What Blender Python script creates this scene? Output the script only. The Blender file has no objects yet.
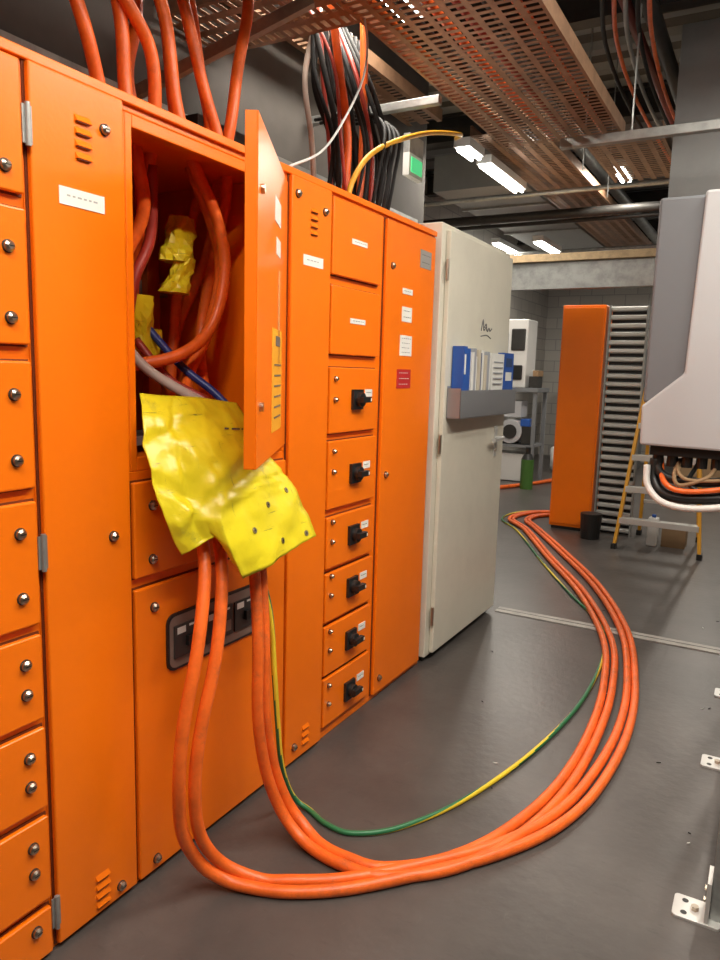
import bpy, math, random
from mathutils import Vector, Matrix
random.seed(4)
S=bpy.context.scene
S.view_settings.view_transform='Standard'
COL=S.collection
# ------------------------------------------------------------ materials
def mat(name,col,rough=.5,metal=0.,noise=0.,nscale=6.,bump=0.,bscale=40.,col2=None,emit=0.,spec=.5,coat=0.,pos=(.33,.6)):
    m=bpy.data.materials.new(name);m.use_nodes=True
    nt=m.node_tree;b=nt.nodes["Principled BSDF"]
    b.inputs["Roughness"].default_value=rough;b.inputs["Metallic"].default_value=metal
    b.inputs["Base Color"].default_value=(*col,1)
    b.inputs["Specular IOR Level"].default_value=spec
    b.inputs["Coat Weight"].default_value=coat
    tc=nt.nodes.new("ShaderNodeTexCoord")
    if noise>0 or col2:
        n=nt.nodes.new("ShaderNodeTexNoise");n.inputs["Scale"].default_value=nscale;n.inputs["Detail"].default_value=6
        n.inputs["Roughness"].default_value=.65
        nt.links.new(tc.outputs["Object"],n.inputs["Vector"])
        r=nt.nodes.new("ShaderNodeValToRGB")
        c2=col2 if col2 else tuple(c*(1-noise) for c in col)
        r.color_ramp.elements[0].color=(*c2,1);r.color_ramp.elements[0].position=pos[0]
        r.color_ramp.elements[1].color=(*col,1);r.color_ramp.elements[1].position=pos[1]
        nt.links.new(n.outputs[0],r.inputs[0]);nt.links.new(r.outputs[0],b.inputs["Base Color"])
    if bump>0:
        n2=nt.nodes.new("ShaderNodeTexNoise");n2.inputs["Scale"].default_value=bscale
        nt.links.new(tc.outputs["Object"],n2.inputs["Vector"])
        bp=nt.nodes.new("ShaderNodeBump");bp.inputs["Strength"].default_value=bump;bp.inputs["Distance"].default_value=.01
        nt.links.new(n2.outputs[0],bp.inputs["Height"]);nt.links.new(bp.outputs[0],b.inputs["Normal"])
    if emit>0:
        b.inputs["Emission Color"].default_value=(*col,1);b.inputs["Emission Strength"].default_value=emit
    return m
def dirt(m,col,scale,lo,hi,stretch=(1,1,1),rot=(0,0,0),amt=.8):
    nt=m.node_tree;b=nt.nodes["Principled BSDF"];L=b.inputs["Base Color"].links
    tc=nt.nodes.new("ShaderNodeTexCoord");mp=nt.nodes.new("ShaderNodeMapping");mp.inputs["Scale"].default_value=stretch;mp.inputs["Rotation"].default_value=rot
    n=nt.nodes.new("ShaderNodeTexNoise");n.inputs["Scale"].default_value=scale;n.inputs["Detail"].default_value=9;n.inputs["Roughness"].default_value=.75
    rp=nt.nodes.new("ShaderNodeValToRGB");rp.color_ramp.elements[0].position=lo;rp.color_ramp.elements[0].color=(0,0,0,1);rp.color_ramp.elements[1].position=hi;rp.color_ramp.elements[1].color=(amt,amt,amt,1)
    mx=nt.nodes.new("ShaderNodeMixRGB");mx.inputs[2].default_value=(*col,1)
    if L: nt.links.new(L[0].from_socket,mx.inputs[1])
    else: mx.inputs[1].default_value=b.inputs["Base Color"].default_value
    nt.links.new(tc.outputs["Object"],mp.inputs[0]);nt.links.new(mp.outputs[0],n.inputs["Vector"]);nt.links.new(n.outputs[0],rp.inputs[0])
    nt.links.new(rp.outputs[0],mx.inputs[0]);nt.links.new(mx.outputs[0],b.inputs["Base Color"])
ORG=mat("orange_enamel",(.93,.185,.003),.30,noise=.06,nscale=2.5,bump=.03,bscale=90)
dirt(ORG,(.5,.09,.01),3,.62,.8,(1,6,1.5),amt=.35)
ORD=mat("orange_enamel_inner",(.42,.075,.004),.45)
GAP=mat("door_gap_dark",(.16,.03,.002),.7)  # darkened orange, shade painted into door gaps and under louvre lips
CABO=mat("orange_cable_sheath",(.90,.15,.016),.42,noise=.25,nscale=14,bump=.1,bscale=60)
dirt(CABO,(.30,.09,.04),9,.56,.72,amt=.65)
CABR=mat("red_cable_sheath",(.35,.035,.02),.4)
BLK=mat("black_plastic",(.012,.012,.012),.4)
BLKC=mat("black_cable_sheath",(.012,.012,.012),.65,spec=.25)
DGR=mat("dark_grey_metal",(.045,.043,.04),.5,metal=.3,noise=.3)
STL=mat("nickel_lock",(.5,.43,.35),.28,metal=1)
GAL=mat("galvanised_steel",(.40,.41,.40),.42,metal=.6,noise=.3,nscale=14)
TRAYM=mat("galvanised_tray_orange_bounce",(.38,.22,.13),.42,metal=.5,noise=.35,nscale=10)  # orange bounce light from the cabinets is mixed into this steel colour
WHT=mat("white_label",(.8,.79,.74),.5)
INK=mat("label_ink",(.12,.12,.12),.6)
INKL=mat("faded_ink",(.40,.40,.38),.6)
REDL=mat("red_label",(.5,.02,.02),.5)
YEL=mat("yellow_vinyl",(.80,.66,.018),.32,noise=.12,nscale=7,bump=.12,bscale=30)
dirt(YEL,(.16,.14,.05),5,.58,.72,(1,1.2,1),amt=.7)
dirt(YEL,(.05,.045,.03),8,.61,.67,(1,1,9),(.6,0,0),amt=.8)
dirt(YEL,(.05,.045,.03),8,.63,.68,(1,9,1),(.9,0,0),amt=.7)
YST=mat("yellow_sticker",(.9,.42,.02),.5)
CRM=mat("cream_enamel",(.66,.63,.53),.42,noise=.07,nscale=4)
BLU=mat("blue_binder",(.02,.09,.38),.4)
PAP=mat("paper_white",(.70,.70,.67),.7)
GREYP=mat("grey_powdercoat",(.19,.20,.21),.5)
INVG=mat("inverter_grey",(.15,.16,.175),.5)
LGREY=mat("light_grey_powdercoat",(.46,.47,.49),.45)
WPL=mat("white_plastic",(.7,.7,.68),.4)
WOOD=mat("pale_timber",(.5,.36,.2),.6,noise=.3,nscale=20)
FRP=mat("yellow_fibreglass",(.75,.36,.03),.45)
ALU=mat("aluminium",(.65,.65,.63),.35,metal=.5)
CARD=mat("cardboard",(.30,.19,.10),.8)
GRN=mat("green_plastic",(.06,.16,.03),.4)
BLUC=mat("blue_cable_sheath",(.02,.04,.22),.4)
YCAB=mat("yellow_cable_sheath",(.8,.42,.02),.45)
PINK=mat("white_cable_sheath",(.5,.42,.36),.5)
TUBE=mat("fluorescent_tube",(1,.96,.88),.4,emit=22)
GLOWG=mat("emergency_green",(.1,.9,.35),.4,emit=.4)
DUCT=mat("duct_sheet",(.30,.31,.31),.5,metal=.2,noise=.12,nscale=3)
PERF=mat("pocket_steel",(.30,.31,.33),.4,metal=.5)
EARTH=bpy.data.materials.new("green_yellow_sheath");EARTH.use_nodes=True
nt=EARTH.node_tree;b=nt.nodes["Principled BSDF"];b.inputs["Roughness"].default_value=.4
uv=nt.nodes.new("ShaderNodeAttribute");uv.attribute_name="ang"
r=nt.nodes.new("ShaderNodeValToRGB");r.color_ramp.interpolation='CONSTANT'
r.color_ramp.elements[0].color=(.02,.16,.06,1);r.color_ramp.elements[1].position=.58;r.color_ramp.elements[1].color=(.75,.55,.03,1)
nt.links.new(uv.outputs["Fac"],r.inputs[0]);nt.links.new(r.outputs[0],b.inputs["Base Color"])
FLO=mat("painted_concrete_floor",(.084,.075,.070),.36,noise=.2,nscale=2.2,col2=(.056,.050,.047),bump=.12,bscale=25)
dirt(FLO,(.17,.157,.145),2.2,.60,.78,(18,5,1),(0,0,.6),amt=.45)
dirt(FLO,(.15,.14,.13),1.2,.55,.8,(1,1,1),amt=.4)
dirt(FLO,(.028,.026,.024),3,.58,.70,(3,9,1),(0,0,-.3),amt=.5)
FLO2=mat("pale_floor_strip",(.42,.40,.37),.5,metal=.1,noise=.3,nscale=8)
CEI=mat("ceiling_soffit",(.08,.075,.07),.8,noise=.4,nscale=1.5)
WALLG=mat("wall_grey",(.10,.088,.078),.8,noise=.3,nscale=1.2)
BRK=bpy.data.materials.new("painted_block");BRK.use_nodes=True
nt=BRK.node_tree;b=nt.nodes["Principled BSDF"];b.inputs["Roughness"].default_value=.7
tc=nt.nodes.new("ShaderNodeTexCoord");sx=nt.nodes.new("ShaderNodeSeparateXYZ");cx=nt.nodes.new("ShaderNodeCombineXYZ");ad=nt.nodes.new("ShaderNodeMath")
nt.links.new(tc.outputs["Object"],sx.inputs[0]);nt.links.new(sx.outputs[0],ad.inputs[0]);nt.links.new(sx.outputs[1],ad.inputs[1])
nt.links.new(ad.outputs[0],cx.inputs[0]);nt.links.new(sx.outputs[2],cx.inputs[1])
bt=nt.nodes.new("ShaderNodeTexBrick");bt.inputs["Scale"].default_value=1
bt.inputs["Brick Width"].default_value=.4;bt.inputs["Row Height"].default_value=.2;bt.inputs["Mortar Size"].default_value=.008
bt.inputs["Color1"].default_value=(.48,.46,.42,1);bt.inputs["Color2"].default_value=(.42,.40,.37,1);bt.inputs["Mortar"].default_value=(.3,.29,.28,1)
nt.links.new(cx.outputs[0],bt.inputs["Vector"]);nt.links.new(bt.outputs["Color"],b.inputs["Base Color"])

# ------------------------------------------------------------ builders
class MB:
    def __init__(s): s.v=[];s.f=[];s.mi=[];s.mats=[];s.ang=None
    def m(s,mt):
        if mt not in s.mats: s.mats.append(mt)
        return s.mats.index(mt)
    def add(s,vs,fs,mt):
        o=len(s.v);s.v+=[tuple(v) for v in vs];k=s.m(mt)
        for f in fs: s.f.append([i+o for i in f]);s.mi.append(k)
    def box(s,x0,x1,y0,y1,z0,z1,mt):
        vs=[(x,y,z) for x in(x0,x1) for y in(y0,y1) for z in(z0,z1)]
        s.add(vs,[(0,1,3,2),(4,6,7,5),(0,4,5,1),(2,3,7,6),(0,2,6,4),(1,5,7,3)],mt)
    def prism(s,pts,vec,mt):
        vec=Vector(vec);n=len(pts);vs=[Vector(p) for p in pts]+[Vector(p)+vec for p in pts]
        s.add(vs,[list(range(n))[::-1],list(range(n,2*n))]+[(i,(i+1)%n,n+(i+1)%n,n+i) for i in range(n)],mt)
    def beam(s,a,b,w,d,mt,up=(0,0,1)):
        a=Vector(a);b=Vector(b);t=(b-a).normalized();u=Vector(up)
        if abs(t.dot(u))>.98:u=Vector((1,0,0))
        r=t.cross(u).normalized();q=r.cross(t)
        vs=[p+r*(i*w/2)+q*(j*d/2) for p in(a,b) for i,j in((-1,-1),(1,-1),(1,1),(-1,1))]
        s.add(vs,[(3,2,1,0),(4,5,6,7),(0,1,5,4),(1,2,6,5),(2,3,7,6),(3,0,4,7)],mt)
    def cyl(s,c,ax,r,h,mt,n=16,r2=None):
        c=Vector(c);ax=Vector(ax).normalized();r2=r if r2 is None else r2
        u=ax.orthogonal().normalized();w=ax.cross(u)
        vs=[c+(u*math.cos(2*math.pi*i/n)+w*math.sin(2*math.pi*i/n))*r for i in range(n)]
        vs+=[c+ax*h+(u*math.cos(2*math.pi*i/n)+w*math.sin(2*math.pi*i/n))*r2 for i in range(n)]
        s.add(vs,[list(range(n))[::-1],list(range(n,2*n))]+[(i,(i+1)%n,n+(i+1)%n,n+i) for i in range(n)],mt)
    def tube(s,pts,r,mt,n=12,sub=8,ang=False):
        P=smooth(pts,sub);N=len(P)
        T=[(P[min(i+1,N-1)]-P[max(i-1,0)]).normalized() for i in range(N)]
        u=T[0].orthogonal().normalized();vs=[];aa=[]
        L=0
        for i in range(N):
            if i: L+=(P[i]-P[i-1]).length
            u=(u-T[i]*u.dot(T[i])).normalized();w=T[i].cross(u)
            for j in range(n):
                a=2*math.pi*j/n
                vs.append(P[i]+(u*math.cos(a)+w*math.sin(a))*r);aa.append((j/n+L*.7)%1.0)
        fs=[(i*n+j,i*n+(j+1)%n,(i+1)*n+(j+1)%n,(i+1)*n+j) for i in range(N-1) for j in range(n)]
        fs+=[list(range(n))[::-1],[(N-1)*n+j for j in range(n)]]
        s.add(vs,fs,mt)
        if ang:s.ang=aa
    def obj(s,name,parent=None,bevel=0,smoothed=False,seg=2,sub=0,solid=0):
        me=bpy.data.meshes.new(name);me.from_pydata(s.v,[],s.f)
        for m_ in s.mats: me.materials.append(m_)
        me.polygons.foreach_set("material_index",s.mi)
        if s.ang:
            at=me.attributes.new("ang",'FLOAT','POINT');at.data.foreach_set("value",s.ang)
        me.update()
        if smoothed:
            me.polygons.foreach_set("use_smooth",[True]*len(me.polygons))
        o=bpy.data.objects.new(name,me);COL.objects.link(o)
        if parent:o.parent=parent
        if sub:
            md=o.modifiers.new("s","SUBSURF");md.levels=sub;md.render_levels=sub
        if solid:
            md=o.modifiers.new("t","SOLIDIFY");md.thickness=solid;md.offset=0
        if bevel:
            md=o.modifiers.new("b","BEVEL");md.width=bevel;md.segments=seg;md.limit_method='ANGLE';md.angle_limit=.6
        return o
def smooth(pts,sub):
    P=[Vector(p) for p in pts];Q=[P[0]*2-P[1]]+P+[P[-1]*2-P[-2]];out=[]
    for i in range(1,len(Q)-2):
        p0,p1,p2,p3=Q[i-1:i+3]
        for k in range(sub):
            t=k/sub
            out.append(.5*((2*p1)+(p2-p0)*t+(2*p0-5*p1+4*p2-p3)*t*t+(3*p1-p0-3*p2+p3)*t**3))
    out.append(P[-1]);return out
def lin(pts,sub):
    C=smooth(pts,sub);L=[]
    for i in range(len(pts)-1):
        for k in range(sub): L.append(Vector(pts[i]).lerp(Vector(pts[i+1]),k/sub))
    L.append(Vector(pts[-1]))
    return [a*.15+b*.85 for a,b in zip(C,L)]
def empty(name):
    e=bpy.data.objects.new(name,None);COL.objects.link(e);return e
def cable(name,pts,r,mt,n=14,sub=8,ang=False,parent=None):
    b=MB();b.tube(pts,r,mt,n,sub,ang);return b.obj(name,parent,smoothed=True)

# ------------------------------------------------------------ room
def slab(name,x0,x1,y0,y1,z0,z1,mt):
    b=MB();b.box(x0,x1,y0,y1,z0,z1,mt);return b.obj(name)
slab("floor",-2.6,3.4,-1.8,14.2,-.1,0,FLO)
slab("ceiling",-2.6,3.4,-1.8,14.2,3.9,4.0,CEI)
slab("wall_left",-.95,-.85,-1.6,5.0,0,3.9,WALLG)
slab("wall_left_return",-2.4,-.95,4.9,5.0,0,3.9,BRK)
slab("wall_left_far",-2.5,-2.4,4.9,14,0,3.9,BRK)
slab("wall_back",-2.5,3.3,14,14.1,0,3.9,BRK)
slab("wall_right",3.2,3.3,-1.6,14,0,3.9,WALLG)
slab("wall_front",-.95,3.3,-1.7,-1.6,0,3.9,WALLG)
b=MB();b.box(.06,3.19,4.36,4.46,0,.006,FLO2);b.box(.06,3.19,4.41,4.416,.006,.0075,DGR);b.obj("trim_floor_strip",bevel=.002)

# ------------------------------------------------------------ switchboard
SW=empty("electrical_switchboard")
H=2.167
b=MB()
for y0,y1 in((.6,1.093),(1.0935,1.3725),(2.09,2.3565),(2.357,2.785),(2.7855,3.32)):
    b.box(-.6,0,y0,y1,.0,H,ORG)
b.box(-.6,0,1.373,2.0895,0,1.215,ORG)
b.box(-.6,0,1.373,2.0895,2.13,H,ORG)
b.box(-.6,0,1.373,1.388,1.215,2.13,ORG)
b.box(-.6,0,2.075,2.0895,1.215,2.13,ORG)
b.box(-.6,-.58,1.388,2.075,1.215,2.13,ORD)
b.box(-.03,0,1.388,1.412,1.215,2.13,ORG)
b.box(-.03,0,1.412,2.075,2.098,2.13,ORG)
b.box(-.03,0,1.412,2.075,1.215,1.253,ORG)
b.obj("enclosure_body",SW,bevel=.003)
b=MB();b.box(-.02,.012,.6,3.32,H-.02,H+.004,ORG);b.obj("top_lip",SW,bevel=.003)
doors=[]
def door(y0,y1,z0,z1): doors.append((y0,y1,z0,z1))
for z1,z0 in((2.14,1.862),(1.832,1.538),(1.502,1.212),(1.181,.885),(.858,.646),(.622,.414),(.388,.164),(.14,.012)):
    door(.62,1.082,z0,z1)
door(1.101,1.367,.015,2.145)
door(1.379,2.082,.92,1.187)
door(1.379,2.082,.015,.888)
door(2.098,2.350,.015,2.145)
for z1,z0 in((2.134,1.855),(1.818,1.562),(1.513,1.259),(1.230,.962),(.93,.722),(.702,.502),(.483,.278),(.262,.057)):
    door(2.364,2.742,z0,z1)
door(2.795,3.29,.03,2.135)
b=MB();g=MB()
for y0,y1,z0,z1 in doors:
    b.box(.003,.02,y0,y1,z0,z1,ORG); g.box(-.001,.0035,y0-.004,y1+.004,z0-.004,z1+.004,GAP)
b.obj("doors",SW,bevel=.005,seg=3);g.obj("door_gap_shade",SW)  # thin dark sheets behind each door paint the shade in its gap
k=MB()
def lock(y,z,x=.02,r=.0125):
    k.cyl((x,y,z),(1,0,0),r*1.15,.003,DGR,18)
    k.cyl((x+.003,y,z),(1,0,0),r,.006,STL,18)
    k.cyl((x+.009,y,z),(1,0,0),r,.005,STL,18,r2=r*.55)
    k.box(x+.0135,x+.0145,y-r*.6,y+r*.6,z-.0012,z+.0012,BLK)
for z in(1.912,1.746,1.595,1.428,1.28,1.111,.958,.796,.722,.561,.488,.326,.257,.099): 
    lock(1.035,z); lock(.66,z)
for y,z in((1.305,2.058),(1.305,1.056),(1.305,.05),(1.442,.966),(1.445,1.118),(1.445,.826),(1.442,.05),(2.03,.966),(2.03,1.118),(2.303,2.063),(2.139,1.02),(2.155,.074),(2.13,2.09),(2.845,1.95),(2.845,1.05),(2.845,.1)): lock(y,z)
for z in(1.44,1.16,.88,.66,.43,.2): lock(2.40,z-.05,r=.009); lock(2.40,z+.03,r=.009)
k.obj("quarter_turn_locks",SW,smoothed=False)
h=MB()
for y,z in((1.093,2.01),(1.093,1.056),(1.093,.115)):
    h.cyl((.024,y,z-.045),(0,0,1),.006,.09,GAL,12);h.box(.018,.022,y-.012,y+.012,z-.04,z+.04,GAL)
h.obj("hinges",SW)
l=MB()
def louvres(yc,z0,z1,n):
    for i in range(n):
        z=z0+(z1-z0)*(i+.5)/n
        l.prism([(.02,yc-.022,z-.007),(.027,yc-.019,z-.005),(.02,yc-.022,z+.009)],(0,.044,0),ORG)
        l.box(.0195,.0265,yc-.018,yc+.018,z-.0082,z-.0068,GAP)
louvres(1.24,1.965,2.075,4);louvres(1.24,.03,.135,4);louvres(2.23,1.965,2.065,4);louvres(2.23,.05,.14,3)
l.obj("louvre_vents",SW)
q=MB()
def label(y0,y1,z0,z1,m=WHT,lines=1,x=.02,ink=INK):
    q.box(x,x+.0018,y0,y1,z0,z1,m)
    for i in range(lines):
        z=z1-(z1-z0)*(i+.7)/(lines+.4)
        a=(y1-y0)
        yy=y0+a*.16
        while yy<y1-a*.2:
            w=random.uniform(.05,.14)*a
            q.box(x+.0018,x+.0022,yy,min(yy+w,y1-a*.1),z,z+(z1-z0)*.10/lines,ink if m!=REDL else WHT);yy+=w+a*.05
label(1.17,1.30,1.862,1.902,lines=1,ink=INKL);label(2.168,2.295,1.862,1.898,ink=INKL)
label(2.50,2.62,1.985,2.005);label(2.50,2.62,1.685,1.705)
label(2.95,3.05,1.845,1.87);label(2.95,3.05,1.725,1.79,lines=2);label(2.94,3.06,1.575,1.665,lines=4)
label(2.92,3.06,1.43,1.515,REDL,3);label(3.12,3.24,1.98,2.06,mat("grey_label",(.3,.28,.26),.5),2)
for z in(1.388,1.088,.831,.608,.378,.15): label(2.635,2.695,z+.01,z+.04)
q.obj("labels",SW)
r_=MB()
for z in(1.388,1.088,.831,.608,.378,.15):
    r_.box(.02,.032,2.525,2.605,z-.04,z+.04,BLK)
    r_.cyl((.032,2.565,z),(1,0,0),.028,.02,BLK,24)
    r_.box(.05,.070,2.54,2.605,z-.011,z+.011,BLK)
    r_.box(.071,.0715,2.595,2.603,z-.006,z+.006,WHT)
r_.obj("rotary_switch_handles",SW,bevel=.003)
w=MB()
def rrect(y0,y1,z0,z1,r,x,n=6):
    pts=[]
    for cy,cz,a0 in((y1-r,z1-r,0),(y0+r,z1-r,90),(y0+r,z0+r,180),(y1-r,z0+r,270)):
        for i in range(n+1):
            a=math.radians(a0+90*i/n);pts.append((x,cy+r*math.cos(a),cz+r*math.sin(a)))
    return pts
BRKR=mat("breaker_body",(.035,.033,.032),.4)
RECS=mat("breaker_recess",(.22,.15,.12),.5)
w.prism(rrect(1.49,1.94,.612,.785,.03,.02),(.007,0,0),BLK)
w.prism(rrect(1.498,1.932,.620,.777,.025,.0271),(.001,0,0),RECS)
for i in range(3):
    y=1.513+i*.137
    w.box(.0281,.034,y,y+.125,.65,.748,BRKR)
    w.box(.034,.046,y+.045,y+.075,.68,.71,BLK)
    w.box(.034,.0345,y+.01,y+.045,.722,.742,WHT);w.box(.034,.0345,y+.06,y+.11,.735,.742,WHT);w.box(.034,.036,y+.09,y+.115,.665,.70,RECS)
w.obj("breaker_window",SW)
hinge=Vector((.004,2.088,0));free=Vector((.335,1.495,0));du=(free-hinge).normalized();dn=Vector((-du.y,du.x,0))
if dn.x<0: dn=-dn
b=MB();b.prism([hinge+Vector((0,0,1.24)),free+Vector((0,0,1.24)),free+Vector((0,0,2.118)),hinge+Vector((0,0,2.118))],dn*.003,ORG)
b.prism([free+Vector((0,0,1.24)),free+Vector((0,0,2.118)),free-dn*.03+Vector((0,0,2.118)),free-dn*.03+Vector((0,0,1.24))],-du*.003,ORG)
b.prism([free+Vector((0,0,2.118)),hinge+Vector((0,0,2.118)),hinge-dn*.03+Vector((0,0,2.118)),free-dn*.03+Vector((0,0,2.118))],(0,0,-.003),ORG)
b.prism([free+Vector((0,0,1.24)),hinge+Vector((0,0,1.24)),hinge-dn*.03+Vector((0,0,1.24)),free-dn*.03+Vector((0,0,1.24))],(0,0,.003),ORG)
b.obj("open_door_leaf",SW,bevel=.002)
b=MB()
def dl(u0,u1,z0,z1,m,e=0):
    p=lambda u,z:hinge+du*u+dn*(.0032+e)+Vector((0,0,z))
    b.prism([p(u0,z0),p(u1,z0),p(u1,z1),p(u0,z1)],dn*.0015,m)
dl(.2,.34,1.93,2.0,WHT);dl(.2,.30,1.84,1.89,WHT);dl(.2,.24,1.5,1.8,mat("faded_label",(.75,.35,.12),.5))
dl(.14,.38,1.31,1.62,YST)
for i in range(6): dl(.17,.33,1.35+i*.032,1.355+i*.032,INK,.0016)
dl(.2,.3,1.57,1.60,INK,.0016)
for u,z in((.62,1.95),(.62,1.4)):
    b.cyl(hinge+du*u+dn*.003+Vector((0,0,z)),dn,.012,.010,STL)
b.obj("open_door_labels",SW)
b=MB()
b.box(-.575,-.50,1.45,2.05,1.75,1.80,GAL)
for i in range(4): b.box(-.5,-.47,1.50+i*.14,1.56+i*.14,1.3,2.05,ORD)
b.box(-.5,-.30,1.46,2.03,1.24,1.27,GREYP)
b.box(-.56,-.52,1.47,1.62,1.3,1.7,WHT)
b.box(-.12,-.10,2.03,2.05,1.26,2.09,ORG)
b.obj("internal_busbar_chassis",SW,bevel=.003)
b=MB()
def shroud(y,z,x,w,h_,tw=0):
    n=18;rows=9;vs=[];fs=[]
    for i in range(rows):
        t=i/(rows-1);rr=(.8+.2*math.sin(t*3.1+tw))*(1 if i not in(3,4) else .82)
        for j in range(n):
            a=2*math.pi*j/n;kx=rr*w*(1+.16*math.sin(4*a+i*.7+tw)+.07*math.sin(7*a+i*1.9))
            vs.append((x+.6*kx*math.sin(a),y+kx*math.cos(a)+tw*.03*(t-.5),z+h_*(t-.5)))
    fs=[(i*n+j,i*n+(j+1)%n,(i+1)*n+(j+1)%n,(i+1)*n+j) for i in range(rows-1) for j in range(n)]
    fs+=[list(range(n)),list(range((rows-1)*n,rows*n))]
    b.add(vs,fs,YEL)
shroud(1.90,1.92,-.3,.07,.15,1);shroud(1.88,1.80,-.28,.065,.12,2);shroud(1.73,1.62,-.3,.055,.2,-1.5);shroud(1.80,1.56,-.34,.05,.12,1)
b.obj("insulating_boots",SW,smoothed=False,bevel=.001)

# ------------------------------------------------------------ feed cables
r=.018
feed=[
 [(-.5,1.30,3.3),(-.35,1.36,2.85),(-.25,1.46,2.47),(-.25,1.53,2.28),(-.25,1.58,2.10),(-.3,1.62,1.9),(-.4,1.6,1.6),(-.4,1.6,1.3)],
 [(-.48,1.5,3.3),(-.3,1.54,2.8),(-.22,1.58,2.5),(-.22,1.60,2.28),(-.2,1.62,2.1),(-.22,1.66,1.95),(-.3,1.62,1.75),(-.35,1.58,1.4)],
 [(-.48,1.6,3.3),(-.3,1.68,2.8),(-.2,1.73,2.55),(-.18,1.76,2.3),(-.16,1.80,2.15),(-.14,1.90,1.98),(-.13,1.93,1.82),(-.14,1.88,1.64),(-.16,1.76,1.54),(-.25,1.62,1.5),(-.4,1.55,1.5)],
 [(-.48,1.75,3.3),(-.35,1.80,2.8),(-.3,1.84,2.6),(-.25,1.83,2.3),(-.22,1.86,2.15),(-.2,1.95,1.97),(-.2,1.99,1.82),(-.22,1.95,1.62),(-.2,1.83,1.47),(-.1,1.72,1.36),(-.02,1.68,1.31)],
 [(-.48,1.95,3.3),(-.35,1.90,2.85),(-.25,1.88,2.62),(-.22,1.93,2.4),(-.2,1.98,2.25),(-.18,2.0,2.1),(-.25,2.02,1.9),(-.3,2.0,1.6),(-.15,1.86,1.40),(-.02,1.76,1.31)],
 [(-.5,2.0,3.3),(-.4,1.98,2.9),(-.3,1.95,2.7),(-.3,2.0,2.5),(-.28,2.03,2.3),(-.32,2.02,2.1),(-.4,2.0,1.8),(-.4,1.95,1.4)],
 [(-.48,2.3,3.3),(-.35,2.22,2.95),(-.22,2.16,2.76),(-.2,2.08,2.5),(-.2,2.04,2.3),(-.25,2.03,2.1),(-.3,2.04,1.9),(-.45,2.03,1.6),(-.45,2.0,1.3)],
 [(-.45,1.42,3.3),(-.3,1.47,2.85),(-.2,1.55,2.55),(-.18,1.66,2.4),(-.2,1.69,2.2),(-.25,1.70,2.05),(-.33,1.72,1.8),(-.4,1.7,1.5)],
 [(-.52,1.9,3.3),(-.45,1.86,2.85),(-.4,1.82,2.6),(-.38,1.76,2.4),(-.35,1.78,2.2),(-.38,1.80,2.05),(-.43,1.82,1.8),(-.45,1.8,1.5)],
]
for p in feed: cable("orange_feeder_cable",p,r*1.08,CABO)
cable("red_feeder_cable",[(-.28,1.66,2.1),(-.3,1.68,1.9),(-.33,1.66,1.7),(-.36,1.64,1.5)],.017,CABR)
cable("red_feeder_cable",[(-.22,1.70,2.1),(-.24,1.71,1.9),(-.26,1.66,1.76),(-.28,1.64,1.6)],.017,CABR)
cable("white_control_cable",[(-.3,1.60,1.62),(-.2,1.63,1.50),(-.1,1.70,1.42),(-.02,1.78,1.36),(.06,1.80,1.30)],.016,PINK)
cable("blue_control_cable",[(-.3,1.75,1.62),(-.2,1.80,1.5),(-.1,1.84,1.42),(-.02,1.85,1.35),(.04,1.84,1.30)],.013,BLUC)
cable("red_control_cable",[(-.3,1.70,1.58),(-.2,1.74,1.46),(-.1,1.79,1.40),(-.02,1.82,1.33)],.013,CABR)
for p in ([(-.3,2.80,3.1),(-.27,2.86,2.75),(-.25,2.90,2.5),(-.25,2.88,2.17)],[(-.3,3.1,3.1),(-.3,3.12,2.75),(-.28,3.08,2.4),(-.28,3.05,2.17)]):
    cable("orange_feeder_cable",p,.018,CABO)
b=MB()
for i in range(24):
    y=2.86+i*.018;xx=-.24-.06*(i%4)
    b.tube([(-.45,y-.04+.03*(i%5),3.1),(xx-.05,y-.03,2.8),(xx+random.uniform(-.04,.04),y+random.uniform(-.07,.07),2.5),(xx,y+random.uniform(-.03,.04),2.17)],random.choice((.008,.011,.013)),(BLKC if i%6 else CABR) if i%8!=3 else PINK,8,8)
for i in range(4):
    y=3.02+i*.05
    b.tube([(-.2,y,2.17),(-.16,y+.01,2.4),(-.2,y+.12,2.62),(-.4,y+.25,2.75),(-.7,y+.3,2.77)],.009,BLKC,8,8)
b.obj("black_feeder_cables",smoothed=True)
cable("yellow_cable",[(-.2,2.82,2.17),(-.19,2.84,2.3),(-.17,2.95,2.44),(-.17,3.2,2.57),(-.18,3.6,2.72),(-.2,4.05,2.84),(-.35,4.35,2.92)],.012,YCAB,10)
cable("white_cord",[(-.02,2.12,2.175),(0,2.3,2.27),(0,2.45,2.42),(0,2.58,2.60),(-.01,2.63,2.74),(-.02,2.62,2.84)],.0045,WPL,8)

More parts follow.
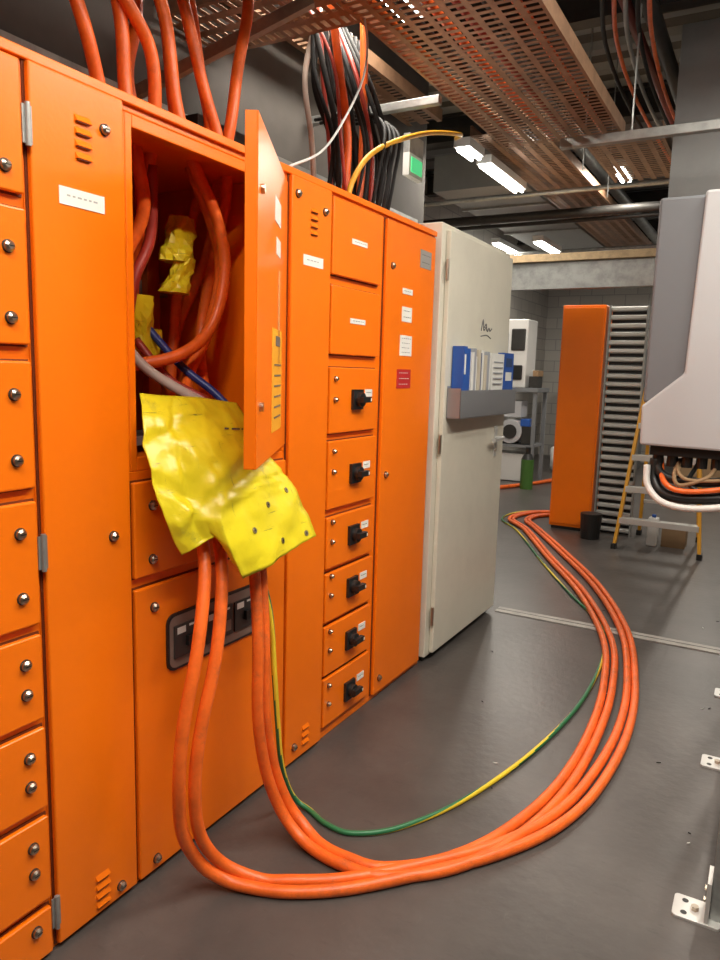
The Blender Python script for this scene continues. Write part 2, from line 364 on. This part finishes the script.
# ------------------------------------------------------------ insulating blanket
def B(x,y0,z0):
    kk=(1.486-x)/1.486;return Vector((x,y0*kk,1.5+kk*(z0-1.5)))
rows=[
 [B(-.02,1.42,1.425),B(.0,1.50,1.418),B(.03,1.57,1.415),B(.04,1.66,1.41),B(.04,1.74,1.40),B(.02,1.825,1.39)],
 [B(.03,1.43,1.36),B(.05,1.50,1.36),B(.07,1.58,1.36),B(.09,1.68,1.35),B(.10,1.79,1.34),B(.07,1.89,1.33)],
 [B(.06,1.44,1.29),B(.08,1.52,1.29),B(.11,1.60,1.285),B(.14,1.70,1.28),B(.15,1.82,1.27),B(.10,1.94,1.265)],
 [B(.08,1.455,1.215),B(.11,1.54,1.20),B(.14,1.63,1.195),B(.17,1.74,1.195),B(.17,1.88,1.20),B(.12,2.02,1.19)],
 [B(.10,1.475,1.14),B(.13,1.56,1.12),B(.16,1.66,1.105),B(.20,1.77,1.11),B(.19,1.93,1.12),B(.15,2.11,1.105)],
 [B(.12,1.51,1.06),B(.15,1.59,1.045),B(.18,1.67,1.04),B(.22,1.765,1.02),B(.22,1.96,1.03),B(.18,2.18,1.02)],
 [B(.13,1.55,.985),B(.16,1.615,.98),B(.19,1.70,.995),B(.24,1.80,.92),B(.24,2.0,.93),B(.21,2.24,.95)],
 [B(.14,1.58,.945),B(.17,1.635,.955),B(.20,1.73,.975),B(.25,1.865,.805),B(.26,2.03,.835),B(.23,2.285,.875)],
]
R=len(rows);C=len(rows[0])
cols=[lin([rows[i][j] for i in range(R)],8) for j in range(C)]
NR=len(cols[0])
grid=[lin([cols[j][i] for j in range(C)],10) for i in range(NR)]
NC=len(grid[0])
from mathutils import noise as mn
vs=[]
creases=[((.0,.30),(.75,.12),.010),((.1,.75),(.8,.35),.012),((.35,0.),(.30,.95),.009),((.5,.62),(1.,.48),.014),((.62,1.),(.58,.45),.010),((.75,1.),(1.,.62),.009),((.05,.5),(.5,.62),.010),((.2,.2),(.6,.5),.007)]
def sd(u,v,a,c):
    ax,ay=a;cx_,cy_=c;dx,dy=cx_-ax,cy_-ay;t=max(0,min(1,((u-ax)*dx+(v-ay)*dy)/(dx*dx+dy*dy)))
    return math.hypot(u-ax-t*dx,v-ay-t*dy)
for i in range(NR):
    for j in range(NC):
        p=grid[i][j].copy()
        q1=Vector((p.x,p.y*1.0+p.z*.5,p.z-.5*p.y))
        rg=lambda s,o:abs(mn.noise(Vector((q1.x*s,q1.y*s,q1.z*s*.5))+Vector(o)))
        n1=-rg(8,(1,2,3))*.010-rg(20,(5,1,7))*.007-rg(45,(2,8,1))*.003+.008
        u,v=j/(NC-1),i/(NR-1)
        for kk_,(a,c,am) in enumerate(creases):
            dd=sd(u,v,a,c);n1+=(1 if kk_%2 else -1)*am*max(0,1-dd/.07)
        # lower flap lies as a second layer over the sheet
        if v>.58+.20*(.75-u) and u>.52: n1+=.010
        p.x+=n1;vs.append(p)
b=MB();b.add(vs,[(i*NC+j,i*NC+j+1,(i+1)*NC+j+1,(i+1)*NC+j) for i in range(NR-1) for j in range(NC-1)],YEL)
BL=empty("insulating_blanket")
b.obj("vinyl_sheet",BL,smoothed=True,solid=.003)
g=MB()
for i,j in((int(NR*.80),int(NC*.72)),(int(NR*.70),int(NC*.82)),(int(NR*.9),int(NC*.84)),(int(NR*.62),int(NC*.93)),(int(NR*.93),int(NC*.95))):
    p=vs[i*NC+j];nrm=(vs[(i+1)*NC+j]-p).cross(vs[i*NC+j+1]-p).normalized()
    if nrm.x<0:nrm=-nrm
    g.cyl(p+nrm*.001,nrm,.009,.004,STL,16);g.cyl(p+nrm*.005,nrm,.0022,.001,BLK,12)
g.obj("eyelets",BL)
g=MB()
i=int(NR*.22)
for j in range(int(NC*.74),int(NC*.90)):
    a=vs[i*NC+j];c=vs[i*NC+j+1];e=Vector((.0035,0,.001))
    if j%4!=3: g.prism([a+e,c+e,c+e+Vector((0,0,.005)),a+e+Vector((0,0,.005))],(.0005,0,0),INK)
g.obj("printed_marking",BL)

# ------------------------------------------------------------ floor cables
O=[(.417,1.565),(.547,1.66),(.694,1.82),(.871,2.04),(1.0,2.29),(1.07,2.62),(1.085,3.13),(1.02,3.70),(.86,4.43),(.52,5.31),(.05,6.2),(-.40,7.0),(-.60,7.35),(-.58,7.65),(-.35,7.87),(.0,7.95)]
I=[(.48,1.78),(.60,1.80),(.745,1.94),(.855,2.17),(.93,2.52),(.945,2.98),(.90,3.53),(.765,4.20),(.43,5.05),(-.02,5.9),(-.50,6.85),(-.80,7.3),(-.76,7.75),(-.5,8.0),(0,8.15)]
def off(L,d):
    out=[]
    for i,(x,y) in enumerate(L):
        a=L[max(i-1,0)];c=L[min(i+1,len(L)-1)];tx,ty=c[0]-a[0],c[1]-a[1];n=math.hypot(tx,ty)
        dd=d*(1+.12*math.sin(i*1.3+d*40))
        out.append((x-ty/n*dd,y+tx/n*dd))
    return out
fl=lambda L,z:[(x,y,z) for x,y in L]
D0=[(-.02,1.64,1.28),(.03,1.62,1.285),(.06,1.58,1.20),(.09,1.55,1.08),(.16,1.50,.95),(.2,1.425,.75),(.2,1.37,.56),(.195,1.355,.40),(.18,1.38,.23),(.19,1.44,.10),(.24,1.49,.035),(.32,1.525,.018)]
D1=[(-.02,1.70,1.28),(.04,1.68,1.285),(.07,1.64,1.2),(.10,1.61,1.08),(.17,1.56,.93),(.21,1.49,.72),(.21,1.425,.52),(.205,1.405,.36),(.2,1.43,.2),(.22,1.50,.075),(.31,1.56,.020)]
D2=[(-.02,1.76,1.28),(.04,1.76,1.285),(.06,1.76,1.2),(.09,1.755,1.08),(.15,1.73,.92),(.20,1.69,.70),(.21,1.68,.45),(.215,1.715,.26),(.24,1.755,.12),(.30,1.765,.045),(.38,1.755,.019)]
D3=[(-.02,1.81,1.28),(.03,1.81,1.285),(.05,1.81,1.2),(.08,1.80,1.08),(.14,1.775,.92),(.19,1.735,.70),(.2,1.728,.45),(.205,1.765,.26),(.235,1.80,.12),(.30,1.81,.045),(.38,1.79,.019)]
cable("orange_floor_cable",D0+fl(O,.018),r,CABO)
cable("orange_floor_cable",D1+fl(off(O,.042),.018),r,CABO)
cable("orange_floor_cable",D2+fl(off(I,-.042),.018),r,CABO)
cable("orange_floor_cable",D3+fl(I,.018),r,CABO)
G=[(.241,1.935),(.33,1.90),(.43,1.905),(.55,2.02),(.677,2.30),(.79,2.78),(.845,3.35),(.81,4.0),(.68,4.5),(.37,5.03),(-.08,5.87),(-.57,6.83),(-.88,7.3),(-.84,7.8),(-.5,8.1),(0,8.25)]
cable("earth_cable",[(-.02,1.86,1.28),(.03,1.86,1.28),(.06,1.84,1.15),(.10,1.80,.95),(.17,1.79,.75),(.19,1.79,.55),(.19,1.81,.38),(.185,1.84,.22),(.18,1.89,.10),(.19,1.93,.03)]+fl(G,.009),.009,EARTH,ang=True)
for d in(0,.06):
    cable("orange_far_cable",[(-2.2,8.4,.024),(-1.9,8.75+d,.024),(-1.57,9.28+d,.024),(-1.3,10.0,.024),(-1.15+d,10.6,.024),(-.75,11.2+d,.024),(-.2,11.4+d,.024)],.024,CABO)
b=MB()
for _ in range(26):
    x=random.uniform(.15,1.9);y=random.uniform(1.3,5);a=random.uniform(0,3.14);L_=random.uniform(.006,.02)
    b.beam((x,y,.002),(x+L_*math.cos(a),y+L_*math.sin(a),.002),.003,.003,random.choice((BLK,DGR,DGR,WPL)))
b.obj("floor_debris")

# ------------------------------------------------------------ cream door cabinet
CR=empty("cream_metal_cabinet")
b=MB();b.box(-.6,.03,3.335,4.36,.03,2.22,CRM);b.box(-.58,.01,3.355,4.335,0,.03,BLK);b.obj("cabinet_body",CR,bevel=.004)
b=MB();b.box(.031,.055,3.385,4.345,.045,2.19,CRM);b.obj("door_leaf",CR,bevel=.004)
b=MB()
for z in(.25,1.15,2.0): b.cyl((.05,3.37,z-.05),(0,0,1),.008,.1,STL,12)
b.box(.055,.062,4.17,4.215,1.02,1.20,ALU)
b.cyl((.06,4.195,1.13),(1,0,0),.012,.04,ALU,16);b.beam((.098,4.215,1.13),(.098,4.05,1.125),.022,.018,ALU)
b.cyl((.06,4.195,1.06),(1,0,0),.01,.006,STL,16)
b.obj("hardware",CR,bevel=.002)
b=MB()
b.box(.056,.058,3.42,4.31,1.28,1.44,PERF);b.box(.128,.13,3.42,4.31,1.28,1.42,PERF);b.box(.056,.13,3.42,4.31,1.278,1.282,PERF)
b.box(.056,.13,3.42,3.422,1.28,1.43,PERF);b.box(.056,.13,4.308,4.31,1.28,1.43,PERF)
b.obj("document_pocket",CR)
b=MB()
SLV=mat("folder_grey",(.3,.32,.36),.5);DBL=mat("folder_dark_blue",(.03,.06,.16),.5);BEI=mat("folder_beige",(.5,.45,.36),.6)
b.box(.06,.12,3.46,3.51,1.285,1.64,BLU);b.box(.062,.118,3.515,3.56,1.285,1.63,BLU);b.box(.1201,.1206,3.475,3.495,1.5,1.6,WHT)
y=3.575
for i,(wd,hh,m_) in enumerate(((.03,.33,PAP),(.035,.35,SLV),(.02,.31,PAP),(.03,.345,BEI),(.02,.33,DBL),(.035,.345,PAP),(.03,.32,BEI),(.04,.34,SLV),(.025,.31,PAP))):
    b.box(.06,.122-.004*(i%3),y,y+wd,1.285,1.285+hh,m_);y+=wd+.005
b.prism([(.07,3.91,1.3),(.11,3.91,1.3),(.12,3.89,1.62),(.08,3.89,1.62)],(0,.2,0),PAP)
for i in range(5): b.box(.1185,.1215,3.92,4.07,1.45+.03*i,1.456+.03*i,SLV)
b.prism([(.075,4.12,1.3),(.115,4.12,1.3),(.115,4.11,1.63),(.075,4.11,1.63)],(0,.17,0),BLU)
b.box(.1155,.116,4.14,4.25,1.47,1.52,PAP);b.box(.1155,.116,4.14,4.25,1.55,1.60,DBL)
b.obj("binders_and_manuals",CR)
b=MB()
for i in range(3):
    pts=[(.0565,3.86+.05*i,1.74+.02*(i%2)),(.0565,3.885+.05*i,1.80-.02*i),(.0565,3.90+.05*i,1.745),(.0565,3.93+.05*i,1.76)]
    b.tube(pts,.0035,INK,6,4)
b.tube([(.0565,3.86,1.71),(.0565,3.95,1.72),(.0565,4.02,1.705)],.003,INK,6,4)
b.obj("marker_scribble",CR)

# ------------------------------------------------------------ overhead trays
def tray(name,x0,x1,y0,y1,z,along='Y',slot=.058,web=.022,pitch=.046,sl=.024,lip=.07,m=TRAYM):
    b=MB()
    U0,U1,V0,V1=(x0,x1,y0,y1) if along=='Y' else (y0,y1,x0,x1)
    def bx(u0,u1,v0,v1,za,zb):
        if along=='Y': b.box(u0,u1,v0,v1,za,zb,m)
        else: b.box(v0,v1,u0,u1,za,zb,m)
    n=max(1,int((U1-U0-web)/(slot+web)));step=(U1-U0)/n;w=step-slot
    for i in range(n+1):
        u=U0+i*step;bx(max(U0,u-w/2),min(U1,u+w/2),V0,V1,z,z+.002)
    v=V0
    while v<V1-pitch:
        bx(U0,U1,v,v+pitch-sl,z+.0003,z+.0023);v+=pitch
    bx(U0-.002,U0,V0,V1,z,z+lip);bx(U1,U1+.002,V0,V1,z,z+lip)
    bx(U0-.002,U0+.012,V0,V1,z+lip,z+lip+.002);bx(U1-.012,U1+.002,V0,V1,z+lip,z+lip+.002)
    return b.obj(name)
tray("perforated_cable_tray",-.05,.62,-.5,4.45,2.84)
tray("perforated_cable_tray",.30,.76,4.85,5.9,2.95)
tray("perforated_cable_tray",-.84,-.08,2.36,2.76,2.90,'X')
tray("perforated_cable_tray",-.80,-.56,-.5,4.6,3.12)
tray("perforated_cable_tray",-.6,-.1,5.2,11,3.2)
b=MB()
for i in range(6):
    b.tube([(.03+.1*i,-.4,2.865),(.06+.09*i,1.5,2.868),(.02+.1*i,3,2.868),(.04+.095*i,4.4,2.868)],.017,(CABO,BLK,CABO,CABR,BLK,CABO)[i],8,4)
b.obj("tray_cables",smoothed=True)
def strut(name,a,b_,w=.041):
    b=MB();b.beam(a,b_,w,w,GAL);
    return b.obj(name,bevel=.004)
strut("support_strut",(.30,4.33,2.80),(2.4,4.33,2.80),.05)
strut("support_strut",(-.82,3.45,2.815),(-.06,3.45,2.815))
strut("support_strut",(-.04,1.9,2.815),(.70,1.9,2.815))
b=MB()
for x,y in((.68,4.33),(1.6,4.33),(.68,1.9),(.27,5.0),(.27,5.8)):
    b.cyl((x,y,2.83),(0,0,1),.005,1.02,GAL,8)
b.obj("threaded_hanger_rods")
b=MB()
for y in(1.2,3.0,4.8,6.6,8.4,10.2,12):
    b.box(-2.4,3.2,y-.06,y+.06,3.62,3.64,DGR);b.box(-2.4,3.2,y-.008,y+.008,3.64,3.84,DGR);b.box(-2.4,3.2,y-.06,y+.06,3.84,3.86,DGR)
b.obj("steel_roof_beams")
b=MB()
for i in range(40):
    y=-1.5+i*.38
    b.prism([(-2.4,y,3.9),(-2.4,y+.06,3.865),(-2.4,y+.16,3.865),(-2.4,y+.22,3.9)],(5.6,0,0),GREYP)
b.obj("corrugated_decking")
def pipe(name,pts,r,m,n=16): return cable(name,pts,r,m,n,6)
pipe("steel_pipe",[(.70,-1,3.5),(.70,5,3.5),(.70,13.9,3.5)],.045,DGR)
pipe("red_sprinkler_pipe",[(.58,-1,3.52),(.58,13.9,3.52)],.03,mat("red_pipe",(.2,.03,.02),.5))
pipe("steel_pipe",[(-.2,4.5,3.5),(-.2,13.9,3.5)],.06,GAL)
pipe("steel_pipe",[(-2.3,7.5,3.1),(3.1,7.5,3.1)],.045,DGR)
pipe("steel_pipe",[(-2.3,9.3,2.98),(3.1,9.3,2.98)],.04,DUCT)
for i,(y,z) in enumerate(((6.7,3.12),(8.1,3.15),(9.9,3.14),(11.0,3.1))):
    pipe("steel_pipe",[(-2.3,y,z),(3.1,y,z)],.022,(GAL,DGR)[i%2],10)
for i in range(5):
    x=.68+.045*i;x2=.46+.06*i
    pipe("overhead_wiring",[(x,2.2,3.35),(x+.02,3.2,3.22+.03*(i%2)),(x2+.03,4.4,3.33),(x2,5.4,3.3),(x2,7.2,3.37)],.012,(BLKC,CABO,DUCT,BLKC,CABO)[i],8)
pipe("black_overhead_hose",[(.80,2.6,3.05),(.83,2.66,2.92),(.95,2.72,2.85),(1.15,2.74,2.87),(1.4,2.72,2.92),(1.8,2.7,2.92)],.035,BLK)
for y0,rr in((1.2,.018),(1.28,.018),(1.36,.018)):
    pipe("electrical_conduit",[(-.825,y0,2.0),(-.825,y0,3.61)],rr,DUCT)
for y0 in(1.16,1.20,1.24):
    pipe("green_earth_riser",[(-.35,y0,2.175),(-.35,y0,3.4)],.009,GRN if y0!=1.2 else YCAB)
b=MB()
b.box(-.84,-.80,1.6,4.8,2.52,2.56,GAL)
b.box(-.84,-.62,2.35,2.85,2.20,2.50,DGR);b.box(-.84,-.7,3.5,4.1,2.3,2.5,GREYP)
b.beam((-.80,2.05,2.45),(-.15,2.45,2.86),.04,.04,GAL)
b.obj("cable_support_bracket")
b=MB()
b.box(.80,1.7,5.0,5.6,2.25,3.6,DUCT)
b.box(.78,1.72,4.98,5.62,2.98,3.02,GAL)
b.obj("ventilation_duct",bevel=.004)
b=MB();b.box(-1.6,-.7,6.8,12,3.25,3.58,DUCT);b.box(-1.62,-.68,7.6,7.64,3.23,3.6,GAL);b.box(-1.62,-.68,9,9.04,3.23,3.6,GAL);b.obj("ventilation_duct",bevel=.004)
b=MB()
b.box(-2.39,1.75,6.2,6.206,2.228,2.44,GAL);b.box(-2.39,1.75,6.2,6.28,2.225,2.231,GAL);b.box(-2.39,1.75,6.2,6.28,2.437,2.443,GAL)
b.box(1.65,1.75,6.2,6.3,0,2.228,GAL);b.box(-2.39,1.75,6.16,6.75,2.444,2.505,WOOD)
b.box(-2.39,-2.3,6.2,6.3,0,2.228,GAL)
b.obj("galvanised_portal_beam",bevel=.002)

# ------------------------------------------------------------ far orange cabinet and vertical tray
b=MB();FO=empty("orange_end_cabinet")
b.box(-.36,.045,7.2,7.68,.03,2.185,ORG);b.obj("body",FO,bevel=.008)
b=MB();b.box(-.345,.03,7.185,7.199,.06,2.16,ORG);b.obj("end_panel",FO,bevel=.004)
b=MB();b.box(-.34,.03,7.22,7.66,0,.03,BLK);b.obj("plinth",FO)
b=MB()
x0,x1,y,z0,z1=.065,.415,7.30,.0,2.18
b.box(x0,x0+.014,y-.07,y,z0,z1,GAL);b.box(x1-.014,x1,y-.07,y,z0,z1,GAL)
b.box(x0+.014,x1-.014,y+.03,y+.034,z0,z1,BLK)
z=z0+.02
while z<z1-.05:
    b.prism([(x0+.014,y-.012,z),(x0+.014,y-.03,z+.012),(x0+.014,y-.03,z+.036),(x0+.014,y-.012,z+.048)],(x1-x0-.028,0,0),ALU);z+=.078
b.obj("vertical_cable_tray")
b=MB();b.cyl((.10,6.95,0),(0,0,1),.085,.24,BLK,24,r2=.10);b.cyl((.10,6.95,.236),(0,0,1),.09,.006,DGR,24);b.obj("black_bucket")

# ------------------------------------------------------------ step ladder
LD=empty("step_ladder")
fl_=Vector((.37,6.67,0));fr_=Vector((1.07,6.67,0));tl=Vector((.52,6.93,1.65));tr=Vector((.92,6.93,1.65))
b=MB();b.beam(fl_,tl,.028,.065,FRP,up=(0,1,0));b.beam(fr_,tr,.028,.065,FRP,up=(0,1,0))
b.beam((.47,7.42,0),(.55,6.99,1.65),.028,.05,FRP,up=(0,1,0));b.beam((1.0,7.42,0),(.9,6.99,1.65),.028,.05,FRP,up=(0,1,0))
b.obj("rails",LD,bevel=.003)
b=MB()
for z in(.28,.56,.84,1.12,1.40):
    t=z/1.65;p=fl_.lerp(tl,t);q_=fr_.lerp(tr,t);b.box(p.x,q_.x,p.y-.045,p.y+.045,z-.05,z,ALU)
for z in(.35,.9,1.35):
    t=z/1.65;p=Vector((.47,7.42,0)).lerp(Vector((.55,6.99,1.65)),t);q_=Vector((1.0,7.42,0)).lerp(Vector((.9,6.99,1.65)),t);b.beam(p,q_,.02,.03,ALU)
b.box(.5,.94,6.88,7.03,1.65,1.69,FRP)
for p in(fl_,fr_,Vector((.47,7.42,0)),Vector((1.0,7.42,0))): b.box(p.x-.022,p.x+.022,p.y-.04,p.y+.04,0,.05,BLK)
b.obj("treads",LD,bevel=.002)
b=MB();b.box(.72,.92,7.0,7.22,0,.17,CARD);b.box(.73,.91,7.08,7.14,.17,.172,WOOD);b.obj("cardboard_box",bevel=.003)
b=MB();b.box(.60,.69,6.95,7.05,0,.26,WPL);b.cyl((.645,7.0,.26),(0,0,1),.02,.03,BLU);b.obj("white_jerrycan",bevel=.012)
# ------------------------------------------------------------ inverter on rack
IV=empty("inverter_unit")
b=MB();b.box(.985,1.62,3.43,3.72,1.40,2.265,INVG);b.box(1.0,1.62,3.45,3.70,1.215,1.40,INVG);b.obj("rear_housing",IV,bevel=.012)
b=MB()
b.prism([(1.165,3.43,2.275),(1.145,3.43,1.53),(.985,3.43,1.385),(.99,3.43,1.215),(1.62,3.43,1.205),(1.62,3.43,2.275)],(0,-.03,0),LGREY)
b.obj("front_cover",IV,bevel=.01)
b=MB()
b.box(1.03,1.6,3.45,3.68,1.17,1.215,BLK)
for i in range(6):
    b.cyl((1.06+i*.06,3.50,1.17),(0,0,-1),.024,.05,BLK,12)
b.obj("cable_glands",IV)
b=MB()
b.tube([(1.05,3.5,1.15),(1.05,3.49,1.06),(1.10,3.46,1.0),(1.22,3.45,.99),(1.45,3.46,1.03),(1.52,3.5,1.1)],.024,BLK)
b.tube([(1.06,3.52,1.15),(1.08,3.47,1.09),(1.16,3.45,1.065),(1.3,3.45,1.07),(1.5,3.5,1.12)],.020,BLK)
b.tube([(1.07,3.53,1.15),(1.10,3.43,1.06),(1.18,3.41,1.025),(1.35,3.43,1.05),(1.5,3.55,1.1)],.012,CABO)
b.tube([(1.15,3.53,1.15),(1.14,3.43,1.09),(1.17,3.41,1.05),(1.27,3.42,1.09),(1.30,3.5,1.13)],.009,CARD)
b.tube([(1.14,3.53,1.15),(1.16,3.42,1.10),(1.22,3.41,1.075),(1.4,3.44,1.09)],.008,CARD)
b.tube([(1.02,3.47,1.12),(1.035,3.44,1.03),(1.11,3.41,.965),(1.25,3.41,.955),(1.45,3.43,1.0),(1.54,3.5,1.05)],.015,WPL)
b.tube([(1.22,3.53,1.13),(1.2,3.43,1.06),(1.28,3.42,1.03),(1.45,3.48,1.06)],.01,BLK)
b.obj("cable_tails",IV,smoothed=True)
RK=empty("steel_mounting_rack");DX=-.03
b=MB()
for y in(2.12,3.05,3.79):
    b.box(1.50+DX,1.541+DX,y-.02,y+.021,.008,2.3,GAL);b.box(2.0,2.041,y-.02,y+.021,.008,2.3,GAL)
    b.box(1.50+DX,2.041,y-.02,y+.021,2.3,2.341,GAL)
for z in(.35,): b.box(1.542+DX,1.57,2.1,3.8,z,z+.041,GAL)
b.box(1.0,2.0,3.725,3.765,1.45,1.49,GAL);b.box(1.0,2.0,3.725,3.765,2.05,2.09,GAL)
b.obj("posts_and_rails",RK,bevel=.002)
b=MB()
for y in(2.12,3.05,3.79):
    b.prism([(p[2]+DX,p[1],0) for p in rrect(y-.05,y+.05,1.405,1.53,.012,0)],(0,0,.008),ALU)
    b.box(1.488+DX,1.499+DX,y-.045,y+.045,.008,.13,ALU)
    for s_ in(-.027,.027):
        b.cyl((1.435+DX,y+s_,.008),(0,0,1),.009,.001,BLK,12)
        b.cyl((1.487+DX,y+s_,.07),(-1,0,0),.008,.006,STL,6)
    b.cyl((1.462+DX,y,.008),(0,0,1),.011,.012,STL,6)
b.obj("base_plates",RK,bevel=.001)

# ------------------------------------------------------------ far background items
WB=empty("steel_workbench")
b=MB();b.box(-2.25,-1.35,10.0,10.6,1.28,1.34,GREYP);
for x in(-2.22,-1.42):
    for y in(10.03,10.53): b.box(x,x+.05,y,y+.05,0,1.28,GREYP)
b.box(-2.2,-1.4,10.02,10.58,.5,.54,GREYP);b.obj("frame",WB,bevel=.003)
b=MB();b.box(-1.98,-1.55,10.05,10.5,1.34,2.28,WPL);b.box(-1.78,-1.58,10.03,10.06,1.85,2.15,DGR);b.box(-1.93,-1.82,10.03,10.06,1.5,2.1,LGREY);b.box(-1.75,-1.6,10.02,10.06,1.45,1.65,BLK);b.obj("white_control_machine",bevel=.02)
b=MB();b.box(-2.2,-1.9,10.05,10.5,.545,1.1,WPL);b.cyl((-1.72,10.02,.72),(0,1,0),.17,.5,LGREY,24);b.cyl((-1.72,10.0,.72),(0,1,0),.1,.03,DGR,24);b.box(-1.88,-1.6,10.1,10.4,.92,1.15,LGREY);b.box(-2.1,-1.5,10.1,10.5,0.01,.4,WPL)
b.box(-1.5,-1.38,10.05,10.3,1.34,1.5,DGR);b.box(-1.45,-1.37,10.05,10.3,1.5,1.58,CARD);b.box(-1.56,-1.42,10.04,10.3,.55,.8,DGR);b.box(-1.58,-1.44,10.04,10.3,.80,.9,BLU)
b.obj("stock_boxes",WB,bevel=.005)
b=MB()
b.cyl((-1.30,9.55,0),(0,0,1),.085,.40,GRN,20);b.cyl((-1.30,9.55,.40),(0,0,1),.085,.07,BLK,20,r2=.05);b.cyl((-1.30,9.55,.47),(0,0,1),.035,.09,BLK,12);b.obj("green_gas_bottle",smoothed=False)
for cx_,cy_,cz_,sc in((-1.30,11.7,.2,.26),(-1.15,11.75,.6,.24),(-.75,12.0,.3,.3),(-1.12,11.7,.98,.2)):
    b=MB();n=16;m_=10;vs=[];
    for i in range(m_+1):
        th=math.pi*i/m_
        for j in range(n):
            a=2*math.pi*j/n;p=Vector((math.sin(th)*math.cos(a),math.sin(th)*math.sin(a),math.cos(th)))
            rr=sc*(1+.35*mn.noise(p*2.3+Vector((cx_,cy_,0))));p=Vector((math.copysign(abs(p.x)**.7,p.x)*rr,math.copysign(abs(p.y)**.7,p.y)*rr,math.copysign(abs(p.z)**.7,p.z)*rr*.8))
            vs.append(Vector((cx_,cy_,cz_))+p)
    b.add(vs,[(i*n+j,i*n+(j+1)%n,(i+1)*n+(j+1)%n,(i+1)*n+j) for i in range(m_) for j in range(n)],WPL)
    b.obj("wrapped_bundle",smoothed=True)
b=MB();b.box(-1.65,-1.1,12.3,12.9,0,1.75,DUCT);b.box(-1.6,-1.15,12.28,12.3,1.0,1.65,DGR);b.box(-1.5,-1.3,12.27,12.29,1.2,1.5,LGREY);b.cyl((-1.35,12.5,1.75),(0,0,1),.12,.25,WPL,20);b.obj("machine_tool",bevel=.01)
b=MB();b.box(-.9,-.4,12.5,13.2,0,2.0,GREYP);b.box(.2,1.0,12.5,13.0,0,1.2,CARD);b.obj("stored_crates",bevel=.01)

# ------------------------------------------------------------ lights
LS=.64
def fluoro(x,y0,y1,z,e=0):  # used for visible battens and for unseen ones added as fill
    b=MB();b.box(x-.06,x+.06,y0,y1,z+.03,z+.09,WPL)
    b.cyl((x-.03,y0+.02,z+.015),(0,1,0),.013,y1-y0-.04,TUBE,10);b.cyl((x+.03,y0+.02,z+.015),(0,1,0),.013,y1-y0-.04,TUBE,10)
    o_=b.obj("fluorescent_batten")
    L=bpy.data.lights.new("batten_light","AREA");L.shape='RECTANGLE';L.size=.12;L.size_y=y1-y0;L.energy=e*LS;L.color=(1,.92,.80)
    o=bpy.data.objects.new("batten_light",L);o.location=(x,(y0+y1)/2,z-.01);COL.objects.link(o);o.parent=o_
fluoro(.95,-.6,.8,3.2,60)  # unseen batten added on the camera side for lighting
fluoro(2.0,.2,1.8,3.25,85)  # added fill batten, out of frame
fluoro(1.9,2.6,4.0,3.25,80)  # added fill batten, outside the right edge of view
fluoro(1.35,1.4,2.6,3.2,48)  # added above the frame to light the cabinet fronts, unseen
fluoro(-.34,2.6,3.7,3.3,34)
fluoro(-.60,5.05,5.35,3.06,10)
fluoro(-.60,5.5,6.4,3.06,35)
fluoro(2.0,5.9,7.3,3.2,80)  # unseen batten, kept out of view behind the duct
fluoro(-.95,8.2,9.0,2.95,50)
fluoro(-1.9,9.5,11,3.2,60)
fluoro(.9,10.5,12,3.2,75)
fluoro(.1,6.9,7.4,3.3,25)
b=MB();b.box(-.42,-.38,3.78,3.96,2.58,2.70,WPL);b.box(-.379,-.375,3.80,3.94,2.60,2.68,GLOWG);b.box(-.42,-.38,3.78,3.96,2.70,2.8,GAL);b.obj("emergency_light",bevel=.003)

W=bpy.data.worlds.new("w");S.world=W;W.use_nodes=True
W.node_tree.nodes["Background"].inputs[0].default_value=(1,.93,.84,1);W.node_tree.nodes["Background"].inputs[1].default_value=.3

# ------------------------------------------------------------ camera
p_,y_,r_l=math.radians(8.485),math.radians(29.276),math.radians(1.623)
d=Vector((-math.sin(r_l)*math.cos(p_),math.cos(r_l)*math.cos(p_),math.sin(p_)))
fw=(Vector((0,0,1))-d*d.z).normalized();rt=d.cross(fw)
Yc=math.cos(y_)*fw+math.sin(y_)*rt;Xc=math.cos(y_)*rt-math.sin(y_)*fw;Zc=-d
right=Vector((Xc.x,Yc.x,Zc.x));up=-Vector((Xc.y,Yc.y,Zc.y));back=-Vector((Xc.z,Yc.z,Zc.z))
M=Matrix(((right.x,up.x,back.x,1.486),(right.y,up.y,back.y,0),(right.z,up.z,back.z,1.5),(0,0,0,1)))
cd=bpy.data.cameras.new("camera");cd.sensor_fit='VERTICAL';cd.sensor_height=36;cd.sensor_width=27;cd.lens=36*727.14/960
cd.clip_start=.02
co=bpy.data.objects.new("camera",cd);co.matrix_world=M;COL.objects.link(co);S.camera=co
